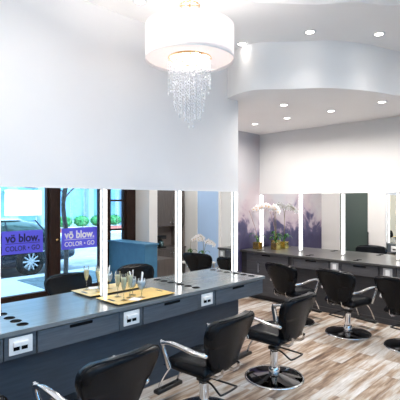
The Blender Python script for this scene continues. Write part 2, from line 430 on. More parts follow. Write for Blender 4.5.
for a, b in ap:
    MB().box(a, b, 3.052, 3.46 if b == lastx else 3.1, CT-.205, CT-.036, .001).build('apron_panel', M['lam'], wl)
def outlet(loc, rz, lb, gr, box=True):
    o = empty('power_outlet', loc, rz, lb, 'outlet', gr)
    pw = .085 if box else .065
    MB().box(-pw, pw, -.010, 0, -.062, .062, .004).build('face_plate', M['plate'] if box else M['greyplate'], o)
    if box:
        MB().box(-.062, .052, -.036, -.0105, .000, .034, .006).build('cover_flap', M['plate'], o)
        for q in (-.056, .002): MB().box(q, q+.044, -.014, -.0105, -.032, -.004, .002).build('socket', M['void'], o)
    else:
        MB().box(-.03, .03, -.013, -.0105, -.04, .04, .002).build('socket', M['plate'], o)
    return o
for x, lb in zip((1.285, 2.265, 3.24), ['white power outlet at the extreme left of the left counter front', 'white power outlet in the counter front right below the gold tray', 'white power outlet in the counter front beyond the gold tray']):
    outlet((x, 3.051, CT-.115), 0, lb, 'power outlets on the left counter')
outlet((lastx+.001, 3.3, CT-.115), PI/2, 'white power outlet on the end face of the left counter', 'power outlets on the left counter')
tag(MB().box(-1.2, 3.95, 3.20, 3.235, 0, CT-.206).build('support_panel', M['panel']), 'dark floor-standing support panel below the left counter', 'panel')

# ------------------------------------------------------------------ far counter
t = empty('worktop', (0, 0, 0), 0, 'long charcoal worktop below the far mirror, carrying the orchid pots', 'counter')
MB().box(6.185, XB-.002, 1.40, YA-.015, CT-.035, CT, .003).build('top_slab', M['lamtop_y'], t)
for gy in (4.62, 3.62, 2.80, 2.0):
    for gx in (6.3, 6.42):
        MB().lathe([(0, .0005), (.030, .0005), (.034, .003), (.040, .0035), (.043, 0)], (gx, gy, CT), 16).build('grommet', M['void'], t, smooth=True)
XF = 6.2
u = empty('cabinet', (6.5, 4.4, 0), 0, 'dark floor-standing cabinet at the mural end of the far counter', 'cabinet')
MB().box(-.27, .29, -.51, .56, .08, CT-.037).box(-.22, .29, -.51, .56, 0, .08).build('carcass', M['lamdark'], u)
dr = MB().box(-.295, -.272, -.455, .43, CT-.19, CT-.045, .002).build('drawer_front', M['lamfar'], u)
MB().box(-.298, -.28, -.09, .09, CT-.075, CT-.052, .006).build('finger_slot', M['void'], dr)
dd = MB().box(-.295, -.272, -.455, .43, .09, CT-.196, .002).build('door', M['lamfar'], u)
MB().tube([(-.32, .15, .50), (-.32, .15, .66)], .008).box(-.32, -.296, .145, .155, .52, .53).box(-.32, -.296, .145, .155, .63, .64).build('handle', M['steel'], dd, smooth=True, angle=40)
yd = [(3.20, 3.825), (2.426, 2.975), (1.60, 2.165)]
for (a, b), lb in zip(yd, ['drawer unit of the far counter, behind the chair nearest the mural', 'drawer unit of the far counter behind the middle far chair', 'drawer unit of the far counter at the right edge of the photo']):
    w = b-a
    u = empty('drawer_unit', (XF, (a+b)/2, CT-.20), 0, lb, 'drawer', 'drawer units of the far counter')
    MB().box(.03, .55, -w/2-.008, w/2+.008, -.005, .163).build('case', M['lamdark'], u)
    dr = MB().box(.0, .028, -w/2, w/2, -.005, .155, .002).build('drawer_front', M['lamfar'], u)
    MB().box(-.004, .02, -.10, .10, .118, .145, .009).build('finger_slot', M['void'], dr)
ya = [(3.84, 3.88), (2.99, 3.19), (2.18, 2.41), (1.41, 1.585)]
wf = bpy.data.objects['worktop.001']
for a, b in ya:
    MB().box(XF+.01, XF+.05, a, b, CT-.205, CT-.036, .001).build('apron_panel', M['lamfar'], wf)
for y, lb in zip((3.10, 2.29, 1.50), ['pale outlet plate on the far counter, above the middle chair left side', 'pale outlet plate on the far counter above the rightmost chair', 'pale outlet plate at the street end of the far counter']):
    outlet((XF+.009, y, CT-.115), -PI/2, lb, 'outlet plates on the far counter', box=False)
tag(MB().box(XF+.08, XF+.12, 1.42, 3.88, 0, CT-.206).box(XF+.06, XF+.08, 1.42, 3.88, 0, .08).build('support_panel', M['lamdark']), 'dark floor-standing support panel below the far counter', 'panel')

# ------------------------------------------------------------------ styling chair (faces local +Y)
def chair_proto():
    root = empty('styling_chair', (0, 0, 0), 0, 'x', 'chair', 'black styling chairs on round bases')
    # base disc
    MB().lathe([(0, .062), (.045, .060), (.09, .052), (.18, .036), (.26, .022), (.285, .016), (.296, .010), (.298, 0), (0, 0)], n=56).build('base_disc', M['darkchrome'], root, smooth=True, angle=60)
    MB().lathe([(.282, .0165), (.292, .019), (.300, .012), (.302, 0), (.294, 0)], n=56).build('base_rim', M['chrome'], root, smooth=True)
    MB().lathe([(.0, .05), (.055, .058), (.057, .10), (.046, .115), (.040, .12), (.040, .26), (.044, .262), (.044, .275), (.030, .28), (.030, .40), (0, .40)], n=28).build('hydraulic_column', M['chrome'], root, smooth=True, angle=40)
    MB().box(-.13, .13, -.13, .15, .385, .405, .004).build('seat_plate', M['black'], root)
    # pump lever: flat black loop reaching back
    lp = catmull([(-.035, -.02, .31), (-.05, -.12, .30), (-.10, -.23, .275), (-.09, -.262, .272), (.09, -.262, .272), (.10, -.23, .275), (.05, -.12, .30), (.035, -.02, .31)], 5)
    MB().tube([p for p in lp], .0085, 8).box(-.055, .055, -.05, .045, .292, .328, .01).build('pump_lever', M['black'], root, smooth=True, angle=50)
    # footrest
    for q in (-1, 1):
        MB().tube(catmull([(q*.10, .16, .385), (q*.11, .28, .36), (q*.12, .38, .22), (q*.12, .42, .13)], 6), .010, 8).build('footrest_bracket', M['chrome'], root, smooth=True)
    MB().box(-.16, .16, .38, .45, .10, .135, .012, 3).build('footrest_bar', M['black'], root, smooth=True, angle=50)
    # seat cushion with soft pleats on top
    bm = bmesh.new(); nx, ny = 22, 18; V = {}
    for layer, z in ((0, .50), (1, .405)):
        for i in range(nx+1):
            for j in range(ny+1):
                u, v = i/nx*2-1, j/ny*2-1
                # squircle outline
                x = .245*u*math.sqrt(max(0, 1-.13*v*v)); y = .235*v*math.sqrt(max(0, 1-.10*u*u)) + .03
                e = max(abs(u), abs(v))
                zz = z
                if layer == 0:
                    zz += .018*(1-u*u)*(1-v*v) - .045*max(0, (e-.82)/.18)**2 - .007*(abs(math.sin(u*PI*3.0)) < .18)*(e < .85)
                    if v > .5: zz -= .03*((v-.5)/.5)**2
                else:
                    zz += .02*max(0, (e-.85)/.15)**2
                V[layer, i, j] = bm.verts.new((x, y, zz))
    for i in range(nx):
        for j in range(ny):
            bm.faces.new((V[0, i, j], V[0, i+1, j], V[0, i+1, j+1], V[0, i, j+1]))
            bm.faces.new((V[1, i, j], V[1, i, j+1], V[1, i+1, j+1], V[1, i+1, j]))
    per = [(i, 0) for i in range(nx)] + [(nx, j) for j in range(ny)] + [(i, ny) for i in range(nx, 0, -1)] + [(0, j) for j in range(ny, 0, -1)]
    for k in range(len(per)):
        a, b = per[k], per[(k+1) % len(per)]
        bm.faces.new((V[0, *a], V[1, *a], V[1, *b], V[0, *b]))
    bmesh.ops.recalc_face_normals(bm, faces=bm.faces[:])
    mb = MB(); mb.add(bm); mb.build('seat', M['vinyl'], root, smooth=True, angle=60)
    # backrest: shield outline, wide square shoulders, narrow foot, curved and leaning back
    bm = bmesh.new(); nz, nu = 26, 24
    def half_w(t):   # t 0 bottom .. 1 top
        base = .138 + .150*min(1, t/.74)**.85
        if t > .74: base += .004*math.sin((t-.74)/.26*PI)
        if t > .84: base *= 1-.26*(1-math.sqrt(max(0, 1-((t-.84)/.16)**2)))
        if t < .12: base *= 1-.32*(1-math.sqrt(max(0, 1-((.12-t)/.12)**2)))
        return base
    def pos(u, t, s):
        w = half_w(t); x = u*w
        z = .435 + .455*t - (.012*u*u if t > .5 else -.01*u*u)
        lean = -.205 - .10*t - .05*t*t
        wrap = .060*u*u*(.4+.6*t)
        edge = max(abs(u), abs(t*2-1)); th = .048*math.sqrt(max(.0, 1-max(0, (edge-.84)/.16)**2*.70))
        bulge = .012*math.sin(t*PI*2.2) if s > 0 else 0
        return (x, lean + wrap + (th+bulge*(1-u*u) if s > 0 else -th), z)
    V = {}
    for s in (1, -1):
        for a in range(nu+1):
            for b in range(nz+1): V[s, a, b] = bm.verts.new(pos(a/nu*2-1, b/nz, s))
    for a in range(nu):
        for b in range(nz):
            bm.faces.new((V[1, a, b], V[1, a+1, b], V[1, a+1, b+1], V[1, a, b+1]))
            bm.faces.new((V[-1, a, b], V[-1, a, b+1], V[-1, a+1, b+1], V[-1, a+1, b]))
    per = [(a, 0) for a in range(nu)] + [(nu, b) for b in range(nz)] + [(a, nz) for a in range(nu, 0, -1)] + [(0, b) for b in range(nz, 0, -1)]
    for k in range(len(per)):
        a, b = per[k], per[(k+1) % len(per)]
        bm.faces.new((V[1, *a], V[-1, *a], V[-1, *b], V[1, *b]))
    bmesh.ops.recalc_face_normals(bm, faces=bm.faces[:])
    mb = MB(); mb.add(bm); bk = mb.build('backrest', M['vinyl'], root, smooth=True, angle=70)
    # piping along the rim
    rim = [Vector(pos(a/nu*2-1, b/nz, 1)).lerp(Vector(pos(a/nu*2-1, b/nz, -1)), .95) for a, b in per]
    MB().tube(rim, .006, 6, closed=True).build('piping', M['vinyl'], bk, smooth=True)
    for s in (-1, 1):
        MB().bar([(s*.11, -.12, .398), (s*.11, -.225, .40), (s*.11, -.268, .43), (s*.11, -.278, .485)], .026, .008, up=Vector((1, 0, 0))).build('back_bracket', M['chrome'], root, smooth=True, angle=40)
        arm = catmull([(s*.250, -.215, .610), (s*.284, -.13, .622), (s*.300, .0, .650), (s*.304, .11, .658), (s*.304, .185, .640)], 6)
        am = MB().bar(arm, .046, .026)
        pst = catmull([(s*.304, .185, .650), (s*.302, .195, .61), (s*.290, .17, .53), (s*.270, .145, .435)], 5)
        am.bar(pst, .055, .02, up=Vector((s, 0, 0))).ball((s*.304, .187, .642), .025, 2, (1.0, 1, .75))
        ao = am.build('armrest', M['chrome'], root, smooth=True, angle=50)
        MB().ball((s*.250, -.215, .61), .022, 2).build('bolt_cap', M['chrome'], ao, smooth=True)
    return root
ch = chair_proto()
# local +Y is the way the sitter faces; first the row at the left counter
rowL = [((2.57, 2.45), 'black styling chair in the left row, second from the far end, one arm bent'),
        ((3.60, 2.45), 'black styling chair in the left row, nearest the far counter, round base in view'),
        ((1.49, 2.40), 'black styling chair cut by the bottom edge, its back just below the gold tray'),
        ((.53, 2.40), 'black styling chair at the extreme lower left corner, only an arm in view')]
for i, ((x, y), lb) in enumerate(rowL):
    place(ch, i == 0, (x, y, 0), (.08, .04, .04, 0)[i], lb)
rowB = [((5.46, 3.37), -PI/2-.20, 'black styling chair at the far counter nearest the mural, behind the other row'),
        ((5.49, 2.55), -PI/2-.20, 'black styling chair at the far counter, middle of the row, base fully visible'),
        ((5.49, 1.76), -PI/2-.14, 'black styling chair at the far counter, cut by the right edge of the photo')
]
for (x, y), rz, lb in rowB: place(ch, False, (x, y, 0), rz, lb)

# ------------------------------------------------------------------ tray and glasses
tr = empty('serving_tray', (2.465, 3.24, CT+.0005), 0, 'black-edged gold rectangular serving tray with slot handles on the left worktop', 'tray')
MB().box(-.33, .33, -.18, .18, .017, .022, .002).build('gilt_surface', M['goldmat'], tr)
MB().prism([(-.29, -.14), (.29, -.14), (.29, .14), (-.29, .14)], .0, .008).box(-.322, .322, -.172, .172, .0082, .0168, .002).build('underside', M['black'], tr)
for s in (-1, 1):
    MB().box(s*.285-.014, s*.285+.014, -.05, .05, .0221, .0228, .0).build('handle_slot', M['black'], tr)
ZT = CT + .0225
def glass(kind):
    if kind == 'flute':
        o = empty('champagne_flute', (0, 0, 0), 0, 'x', 'glass', 'flutes of sparkling wine on the gold tray')
        MB().lathe([(0, .004), (.012, .006), (.0045, .014), (.0035, .05), (.0045, .088), (.012, .10), (.023, .14), (.027, .18), (.0265, .215), (.024, .24)], n=24).build('bowl', M['wineglass'], o, smooth=True)
        MB().lathe([(.0, 0), (.032, 0), (.033, .002), (.01, .005), (0, .006)], n=24).build('foot', M['wineglass'], o, smooth=True)
        MB().lathe([(0, .094), (.010, .101), (.021, .14), (.025, .18), (.0245, .205), (0, .205)], n=20).build('drink', M['drink'], o, smooth=True)
    else:
        o = empty('wine_glass', (0, 0, 0), 0, 'x', 'glass', 'stemmed glasses of iced water with straws on the gold tray')
        MB().lathe([(0, .004), (.012, .006), (.0045, .012), (.004, .05), (.006, .066), (.022, .08), (.036, .105), (.039, .13), (.037, .155), (.034, .175)], n=24).build('bowl', M['wineglass'], o, smooth=True)
        MB().lathe([(.0, 0), (.034, 0), (.035, .002), (.01, .005), (0, .006)], n=24).build('foot', M['wineglass'], o, smooth=True)
        MB().lathe([(0, .072), (.020, .082), (.034, .106), (.037, .13), (.035, .15), (0, .15)], n=20).build('drink', M['water'], o, smooth=True)
        MB().tube([(-.012, 0, .085), (.028, .006, .225)], .005, 8).tube([(-.005, .008, .085), (.0, -.01, .24)], .005, 8).build('straw', M['straw'], o, smooth=True)
    return o
f0 = glass('flute'); g0 = glass('wine')
for i, (x, y, lb) in enumerate([(2.255, 3.15, 'champagne flute of golden wine, leftmost glass on the gold tray'), (2.36, 3.20, 'champagne flute of golden wine, second from the left on the tray'), (2.30, 3.31, 'champagne flute standing behind the others, nearest the mirror')]):
    place(f0, i == 0, (x, y, ZT), i*.8, lb)
for i, (x, y, lb) in enumerate([(2.44, 3.13, 'round-bowled glass of iced water with straws, rightmost on the tray'), (2.44, 3.27, 'glass of iced water with straws behind the rightmost glass')]):
    place(g0, i == 0, (x, y, ZT), i*1.7+.2, lb)
tag(MB().box(-.05, .05, -.05, .05, 0, .002).build('paper_napkin', M['napkin']), 'white paper napkin lying on the gold tray between the glasses', 'napkin')
bpy.data.objects['paper_napkin'].location = (2.36, 3.115, CT+.0225); bpy.data.objects['paper_napkin'].rotation_euler = (0, 0, .5)

# ------------------------------------------------------------------ orchids
def flower(mb, lip, c, face, size):
    """five petals around c, facing direction face"""
    f = Vector(face).normalized(); side = f.cross(Vector((0, 0, 1))).normalized(); up = side.cross(f)
    for k, ln, wd in ((0, 1, .62), (1, .95, .85), (2, 1, .5), (3, 1, .5), (4, .95, .85)):
        a = 2*PI*k/5 + PI/2
        dr = side*math.cos(a) + up*math.sin(a); pr = side*-math.sin(a) + up*math.cos(a)
        b = bmesh.new(); P = []
        rows = [(0.05, .12), (.3, .75), (.6, 1), (.85, .7), (1.0, .15)]
        for q, w in rows:
            z = .22*math.sin(q*PI)*size
            P.append([b.verts.new(Vector(c) + dr*q*ln*size + pr*s_*w*wd*size*.5 + f*(z - .12*size*abs(s_))) for s_ in (-1, 0, 1)])
        for A, B in zip(P, P[1:]):
            for j in (0, 1): b.faces.new((A[j], A[j+1], B[j+1], B[j]))
        mb.add(b)
    lip.ball(tuple(Vector(c)+f*size*.2), size*.22, 1)
def orchid(loc, rz, stems, leaves, lb, pot, grp, potsize=.13, with_flowers=True, cat='plant'):
    o = empty('potted_orchid', loc, rz, lb, cat, grp)
    s = potsize/2
    b = bmesh.new()
    pm = MB()
    if pot == 'cube':
        pm.box(-s, s, -s, s, 0, potsize, .004)
    else:
        pm.lathe([(0, 0), (s*.8, 0), (s*1.05, potsize*.6), (s*1.0, potsize*1.1), (s*.9, potsize*1.1), (0, potsize*1.05)], n=28)
    pm.build('pot', M['gold'] if pot == 'cube' else M['plate'], o, smooth=pot != 'cube')
    MB().ball((0, 0, potsize), s*.82, 2, (1, 1, .25)).build('moss', M['moss'], o, smooth=True)
    for a, ln, hh in leaves:
        pts = catmull([(0, 0, potsize), (math.cos(a)*ln*.35, math.sin(a)*ln*.35, potsize+hh), (math.cos(a)*ln*.75, math.sin(a)*ln*.75, potsize+hh*1.05), (math.cos(a)*ln, math.sin(a)*ln, potsize+hh*.6)], 5)
        n = len(pts)
        MB().sweep(pts, [(-.024, .006), (0, -.002), (.024, .006), (0, .002)], scale=[max(.12, math.sin(min(.97, (k+1.5)/(n+1))*PI))**.6 for k in range(n)]).build('leaf', M['orleaf'], o, smooth=True)
    for P, fl in stems:
        pts = catmull(P, 8)
        MB().tube(pts, .004, 6).build('flower_stem', M['stem'] if fl else M['stake'], o, smooth=True)
        if fl:
            for k in range(fl):
                t = .56 + .44*k/(fl-1); p = pts[int(t*(len(pts)-1))]
                sd = (-1)**k
                c = p + Vector((random.uniform(-.012, .012)-.025, .022*sd, -.018+.012*sd))
                pm = MB(); lp = MB()
                flower(pm, lp, c, (-1+random.uniform(-.3, .3), random.uniform(-.5, .2), random.uniform(-.3, .1)), .060*random.uniform(.9, 1.1))
                fo = pm.build('blossom', M['petal'], o, smooth=True)
                lp.build('lip', M['petalc'], fo, smooth=True)
    return o
# tall orchid (stem grows up then arches toward the mural and forward)
orchid((6.66, 4.50, CT+.0005), 0,
       [([(0, 0, .12), (-.02, .0, .42), (-.03, .02, .70), (-.06, .11, .83), (-.10, .25, .82), (-.13, .38, .75)], 11),
        ([(.01, 0, .12), (.0, -.01, .42), (-.02, -.01, .68), (-.06, -.03, .80), (-.10, -.09, .80), (-.14, -.15, .74)], 8)],
       [(-2.0, .17, .10), (-1.2, .15, .14), (2.9, .16, .10), (1.3, .14, .08)], 'tall white orchid in a gold cube pot on the far worktop', 'cube', 'potted orchids on the far worktop')
orchid((6.50, 4.80, CT+.0005), .1,
       [([(0, 0, .12), (-.01, .03, .35), (-.02, .10, .55), (-.02, .17, .72)], 0)],
       [(2.0, .16, .15), (-1.4, .17, .12), (-2.6, .15, .07), (.9, .13, .10)], 'leafy orchid without flowers in a gold cube pot, beside the mural wall', 'cube', 'potted orchids on the far worktop')

# ------------------------------------------------------------------ chandelier
CX, CY = 2.31, 2.356
cd = empty('chandelier', (CX, CY, ZC), 0, 'white drum-shade chandelier with a cascade of clear crystal beads', 'chandelier')
z0, z1, R_ = 2.885-ZC, 3.145-ZC, .345
MB().lathe([(R_, z0), (R_, z1), (R_-.004, z1), (R_-.004, z0), (R_, z0)], n=72).build('drum_shade', M['shade'], cd, smooth=True, angle=40)
MB().lathe([(R_+.001, z0-.001), (R_+.0025, z0+.004), (R_+.001, z0+.009), (R_-.005, z0+.004), (R_+.001, z0-.001)], n=72).build('shade_trim', M['shadein'], cd, smooth=True)
MB().lathe([(R_-.006, z0+.02), (.17, z0+.02), (.17, z0+.024), (R_-.006, z0+.024), (R_-.006, z0+.02)], n=64).build('diffuser', M['shade'], cd, smooth=True, angle=30)
ri = MB()
for rr, zz in ((.165, z0+.018), (.12, z0+.03), (.075, z1+.17)): ri.tube([(rr*math.cos(2*PI*k/40), rr*math.sin(2*PI*k/40), zz) for k in range(40)], .006, 8, closed=True)
for k in range(4):
    a = PI/4+PI/2*k; ri.tube([(0, 0, z1+.17), (.075*math.cos(a), .075*math.sin(a), z1+.17)], .004, 6)
    ri.tube([(0, 0, z0+.06), (.165*math.cos(a), .165*math.sin(a), z0+.018)], .004, 6)
ri.tube([(0, 0, z0+.05), (0, 0, -.02)], .007, 10).build('gold_frame', M['brass'], cd, smooth=True)
MB().lathe([(0, -.03), (.05, -.028), (.065, -.012), (.066, 0), (0, 0)], n=32).build('ceiling_rose', M['brass'], cd, smooth=True, angle=40)
rnd = random.Random(3)
def strand(x, y, za, zb):
    m_ = MB(); m_.tube([(x, y, za), (x, y, zb)], .0006, 4)
    z = za
    while z > zb:
        m_.ball((x, y, z), rnd.choice((.0055, .0065, .0075)), 1, (1, .8, 1.05)); z -= rnd.uniform(.020, .032)
    m_.ball((x, y, zb), .010, 1, (.8, .8, 1.3))
    return m_.build('crystal_strand', M['crystal'], cd)
for ring, n, zb in ((.162, 24, 2.66), (.125, 18, 2.56), (.085, 14, 2.47), (.045, 9, 2.41)):
    for k in range(n):
        a = 2*PI*k/n + ring*9
        strand(ring*math.cos(a)*rnd.uniform(.94, 1.05), ring*math.sin(a)*rnd.uniform(.94, 1.05), z0+.03, zb-ZC+rnd.uniform(-.05, .05))
for k in range(14):
    a = 2*PI*k/14; strand(.078*math.cos(a), .078*math.sin(a), z1+.165, z1+.04)
for k in range(3):
    a = 2*PI*k/3+.4
    b_ = MB().ball((.10*math.cos(a)*1.6, .10*math.sin(a)*1.6, z0+.14), .028, 2, (1, 1, 1.3)).build('bulb', M['bulb'], cd, smooth=True)

# ------------------------------------------------------------------ downlights
def light_disc(loc, power, color, size, spread=2.6):
    ld = bpy.data.lights.new('downlight_lamp', 'AREA'); ld.shape = 'DISK'; ld.size = size; ld.energy = power; ld.color = color; ld.spread = spread
    lo = bpy.data.objects.new('lamp', ld); col.objects.link(lo); lo.location = loc; return lo
PU, PS = .5, 10.5
lst = []
def add_dl(x, y, z, lb, grp, p): lst.append((x, y, z, lb, grp, p))
g1, g2 = 'downlights in the high ceiling', 'downlights in the lowered ceiling'
def at(px, py, h):   # where a ray of the photograph meets a level plane at height h
    Z = (h-H)*423/(200-py); X = (px-200)/423*Z
    return X*.697+Z*.717, -X*.717+Z*.697
for (px, py), lb in (((140, 1.5), 'glowing round downlight at the top edge, left of the chandelier'), ((242, 44), 'glowing round downlight just right of the drum shade'), ((310, 32), 'glowing round downlight in the high ceiling, middle of the three at right'), ((379, 34), 'glowing round downlight in the high ceiling nearest the right edge')):
    x, y = at(px, py, ZC); add_dl(x, y, ZC, lb, g1, .1 if px == 242 else PU)
for (px, py), lb in (((255, 124), 'small downlight in the lowered ceiling nearest the mural corner'), ((284, 105), 'downlight in the lowered ceiling, upper one of the close pair'), ((287, 118), 'downlight in the lowered ceiling, lower one of the close pair'), ((331, 111), 'downlight in the lowered ceiling between the pair and the right one'), ((382, 102), 'downlight in the lowered ceiling nearest the right edge')):
    x, y = at(px, py, ZS); add_dl(x, y, ZS, lb, g2, PS)
for x, y, z in ((-2.2, 2.3, ZC), (-2.2, .4, ZC), (-1.1, 2.3, ZC), (-1.1, .4, ZC), (.2, 2.35, ZC), (1.2, 2.35, ZC), (1.2, -.15, ZC), (2.6, -.15, ZC), (5.1, .4, ZC)):  # unseen lamps, added as soft fill light for the interior
    add_dl(x, y, z, 'downlight outside the photo over the front part of the room', 'added fill downlights in the high ceiling outside the photo', 9.5)
add_dl(6.45, .3, ZS, 'added unseen fill downlight in the lowered ceiling by the pale blue door', 'added fill downlights in the lowered ceiling outside the photo', 9.5)  # one more unseen lamp added for fill light
bare = None; made = []
for x, y, z, lb, grp, p in lst:
    if bare is None:
        o = empty('downlight', (x, y, z))
        MB().lathe([(.045, -.004), (.062, -.006), (.068, -.003), (.069, 0), (.045, 0), (.045, -.004)], n=28).build('trim_ring', M['shadein'], o, smooth=True)
        MB().lathe([(0, -.003), (.0445, -.003), (.0445, -.0005), (0, -.0005)], n=28).build('lens', M['down'], o)
        bare = o
    else: o = copy_tree(bare); o.location = (x, y, z)
    tag(o, lb, 'ceiling light', grp); made.append((o, p))
for o, p in made:
    lo = light_disc((0, 0, -.012), p, (1, .94, .88), .09, 3.0 if 'outside' in o['group'] else (1.5 if p < 3 else 2.8)); lo.parent = o

# ------------------------------------------------------------------ street end furniture (seen in the left mirror)
t = empty('reception_desk', (5.0, -.57, 0), 0, 'slate blue reception desk by the storefront, seen in the left mirror', 'desk')
MB().box(0, .30, 0, 1.20, 0, .93, .003).build('desk_body', M['deskblue'], t)
MB().box(-.03, .32, 0, 1.23, .93, .965, .003).build('desk_top', M['deskblue'], t)
MB().box(  .302, .80, .62, 1.14, 0, .62, .004).build('side_unit', M['taupe'], t)
t = empty('tall_cabinet', (6.36, -.37, 0), 0, 'taupe tall cabinet with an open niche in the street corner, seen in the left mirror', 'cabinet')
MB().box(-.42, .42, -.24, .22, 0, .70).box(-.45, .44, -.24, .25, .70, .73).build('base_cabinet', M['taupe'], t)
MB().box(-.42, .42, -.24, -.20, .73, 1.21).box(.38, .42, -.2, .22, .73, 1.21).build('niche_back', M['taupe_light'], t)
MB().box(-.42, .42, -.24, .20, 1.21, 2.6).build('wall_cabinet', M['taupe'], t)
for a, b in ((-.415, -.003), (.003, .415)):
    dd = MB().box(a, b, .201, .221, 1.215, 2.59, .002).build('door', M['taupe'], t)
    kx = -.04 if a < -.1 else .04
    MB().ball((kx, .235, 1.30), .013, 2).build('knob', M['chrome'], dd, smooth=True)
    dd = MB().box(a, b, .221, .241, .10, .695, .002).build('door', M['taupe'], t)
    MB().ball((kx, .255, .62), .013, 2).build('knob', M['chrome'], dd, smooth=True)
c = empty('coffee_maker', (6.15, -.30, .7305), 0, 'black coffee maker in the niche of the taupe cabinet, seen in the left mirror', 'coffee maker')
MB().box(-.1, .1, -.12, .12, 0, .03, .008).box(-.1, .1, -.12, -.03, .03, .22, .008).box(-.1, .1, -.12, .12, .20, .28, .012).build('body', M['black'], c)
MB().lathe([(0, 0), (.055, 0), (.065, .06), (.05, .12), (.04, .13)], (0, .05, .031), 20).build('carafe', M['carglass'], c, smooth=True)
t = empty('side_table', (6.42, .62, 0), 0, 'low white side table carrying two orchids, seen in the left mirror', 'table')
MB().box(-.25, .25, -.30, .30, .46, .49, .004).build('table_top', M['plate'], t)
for a in (-.22, .22):
    for b in (-.27, .27): MB().box(a-.015, a+.015, b-.015, b+.015, 0, .459).build('leg', M['steel'], t)
orchid((6.40, .82, .4905), 2.6, [([(0, 0, .12), (.02, 0, .33), (.0, .02, .48), (-.06, .08, .55), (-.13, .16, .50)], 7), ([(0, 0, .12), (-.02, -.02, .30), (-.05, -.05, .42), (-.14, -.10, .44), (-.2, -.15, .38)], 6)],
       [(.5, .16, .1), (2.6, .15, .1), (4.2, .14, .1)], 'white orchid on the side table, left one in the left mirror', 'round', 'orchids on the low side table')
orchid((6.44, .40, .4905), -1.4, [([(0, 0, .12), (.02, 0, .30), (.0, .02, .44), (-.06, .08, .50), (-.13, .14, .46)], 7)],
       [(.5, .16, .1), (2.6, .15, .1), (4.2, .14, .1)], 'white orchid on the side table, right one in the left mirror', 'round', 'orchids on the low side table')

# ------------------------------------------------------------------ window signs
def text_mesh(s, size, ext, font_w=0.0):
    cu = bpy.data.curves.new('t', 'FONT'); cu.body = s; cu.size = size; cu.extrude = ext; cu.align_x = 'CENTER'; cu.offset = font_w
    ob = bpy.data.objects.new('t', cu); col.objects.link(ob)
    dg = bpy.context.evaluated_depsgraph_get(); me = bpy.data.meshes.new_from_object(ob.evaluated_get(dg))
    bpy.data.objects.remove(ob); return me
def sign(x0, x1, z0, z1, ink, lb):
    cx = (x0+x1)/2; w = x1-x0; h = z1-z0
    o = empty('window_sign', (cx, YS-.012, (z0+z1)/2), 0, lb, 'sign', 'purple signs hanging inside the storefront')
    MB().box(-w/2, w/2, -.003, .003, -h/2, h/2).build('sign_panel', M['sign'], o)
    for s, size, dz, fw in (('v\u00f6 blow.', h*.50, h*.02, .006), ('COLOR \u2022 GO', h*.30, -h*.36, .0015)):
        me = text_mesh(s, size, .005, fw); me.materials.clear(); me.materials.append(ink)
        t = bpy.data.objects.new('lettering', me); col.objects.link(t); t.parent = o
        t.rotation_euler = (PI/2, 0, 0); t.location = (0, 0, dz)
        ww = max(v.co.x for v in me.vertices)-min(v.co.x for v in me.vertices)
        t.scale = (w*.84/ww, 1, 1)
    MB().box(-w*.42, w*.42, -.005, .005, -h*.055, -h*.035).build('rule_line', ink, o)
sign(2.86, 3.60, .84, 1.25, M['signink'], 'purple window sign with dark lettering, leftmost one seen in the left mirror')
sign(3.97, 4.75, .84, 1.25, M['signwhite'], 'purple window sign with white lettering, right of the brown door post in the left mirror')

# ------------------------------------------------------------------ street
tag(MB().box(-22, 30, -3.2, YS-.1, -.25, -.03).build('pavement', M['side']), kind='structure')
tag(MB().box(-22, 30, -14.2, -3.2, -.25, -.15).build('road', M['asphalt']), kind='structure')
tag(MB().box(-22, 30, -24, -14.2, -.25, -.05).build('far_pavement', M['side']), kind='structure')
gr = MB().box(4.0, 5.9, -2.75, -1.35, -.03, -.018)
tag(gr.build('tree_grate', M['grate']), 'flat dark tree grate in the pale pavement, seen in the left mirror', 'tree grate')

# car, front toward +X, near side faces +Y
car = empty('car', (3.55, -4.66, -.15), 0, 'dark navy car parked at the kerb, seen in the left mirror', 'car')
def loft(stations, name, mat, parent, sub=2):
    bm = bmesh.new(); rings = []
    for x, ring in stations: rings.append([bm.verts.new((x, y, z)) for y, z in ring])
    n = len(rings[0])
    for A, B in zip(rings, rings[1:]):
        for k in range(n): bm.faces.new((A[k], A[(k+1) % n], B[(k+1) % n], B[k]))
    bm.faces.new(rings[0][::-1]); bm.faces.new(rings[-1])
    bmesh.ops.recalc_face_normals(bm, faces=bm.faces[:])
    mb = MB(); mb.add(bm); return mb.build(name, mat, parent, smooth=True, subsurf=sub)
def body_ring(w, zl, zt, zs):
    return [(-w*.9, zl), (-w, zl+.12), (-w, zs), (-w*.93, zs+.10), (-w*.6, zt), (0, zt+.02), (w*.6, zt), (w*.93, zs+.10), (w, zs), (w, zl+.12), (w*.9, zl)]
loft([(-2.35, body_ring(.72, .38, .72, .58)), (-2.30, body_ring(.80, .30, .84, .66)), (-1.9, body_ring(.87, .22, .97, .74)), (-1.2, body_ring(.89, .20, 1.0, .78)), (0, body_ring(.9, .18, 1.0, .78)),
      (1.0, body_ring(.89, .18, .97, .76)), (1.7, body_ring(.88, .20, .90, .72)), (2.2, body_ring(.86, .26, .88, .68)), (2.50, body_ring(.82, .30, .84, .62)), (2.60, body_ring(.74, .36, .7, .56))], 'body', M['car'], car)
def cab(w0, w1, z0, z1): return [(-w0, z0), (-w1, z1-.06), (-w1*.8, z1), (0, z1+.02), (w1*.8, z1), (w1, z1-.06), (w0, z0)]
loft([(-0.98, cab(.72, .70, .90, 1.0)), (-0.38, cab(.80, .66, .92, 1.34)), (0.22, cab(.83, .66, .92, 1.46)), (1.22, cab(.83, .66, .92, 1.44)), (1.77, cab(.82, .66, .92, 1.24)), (2.22, cab(.78, .72, .88, .98))], 'greenhouse', M['carglass'], car)
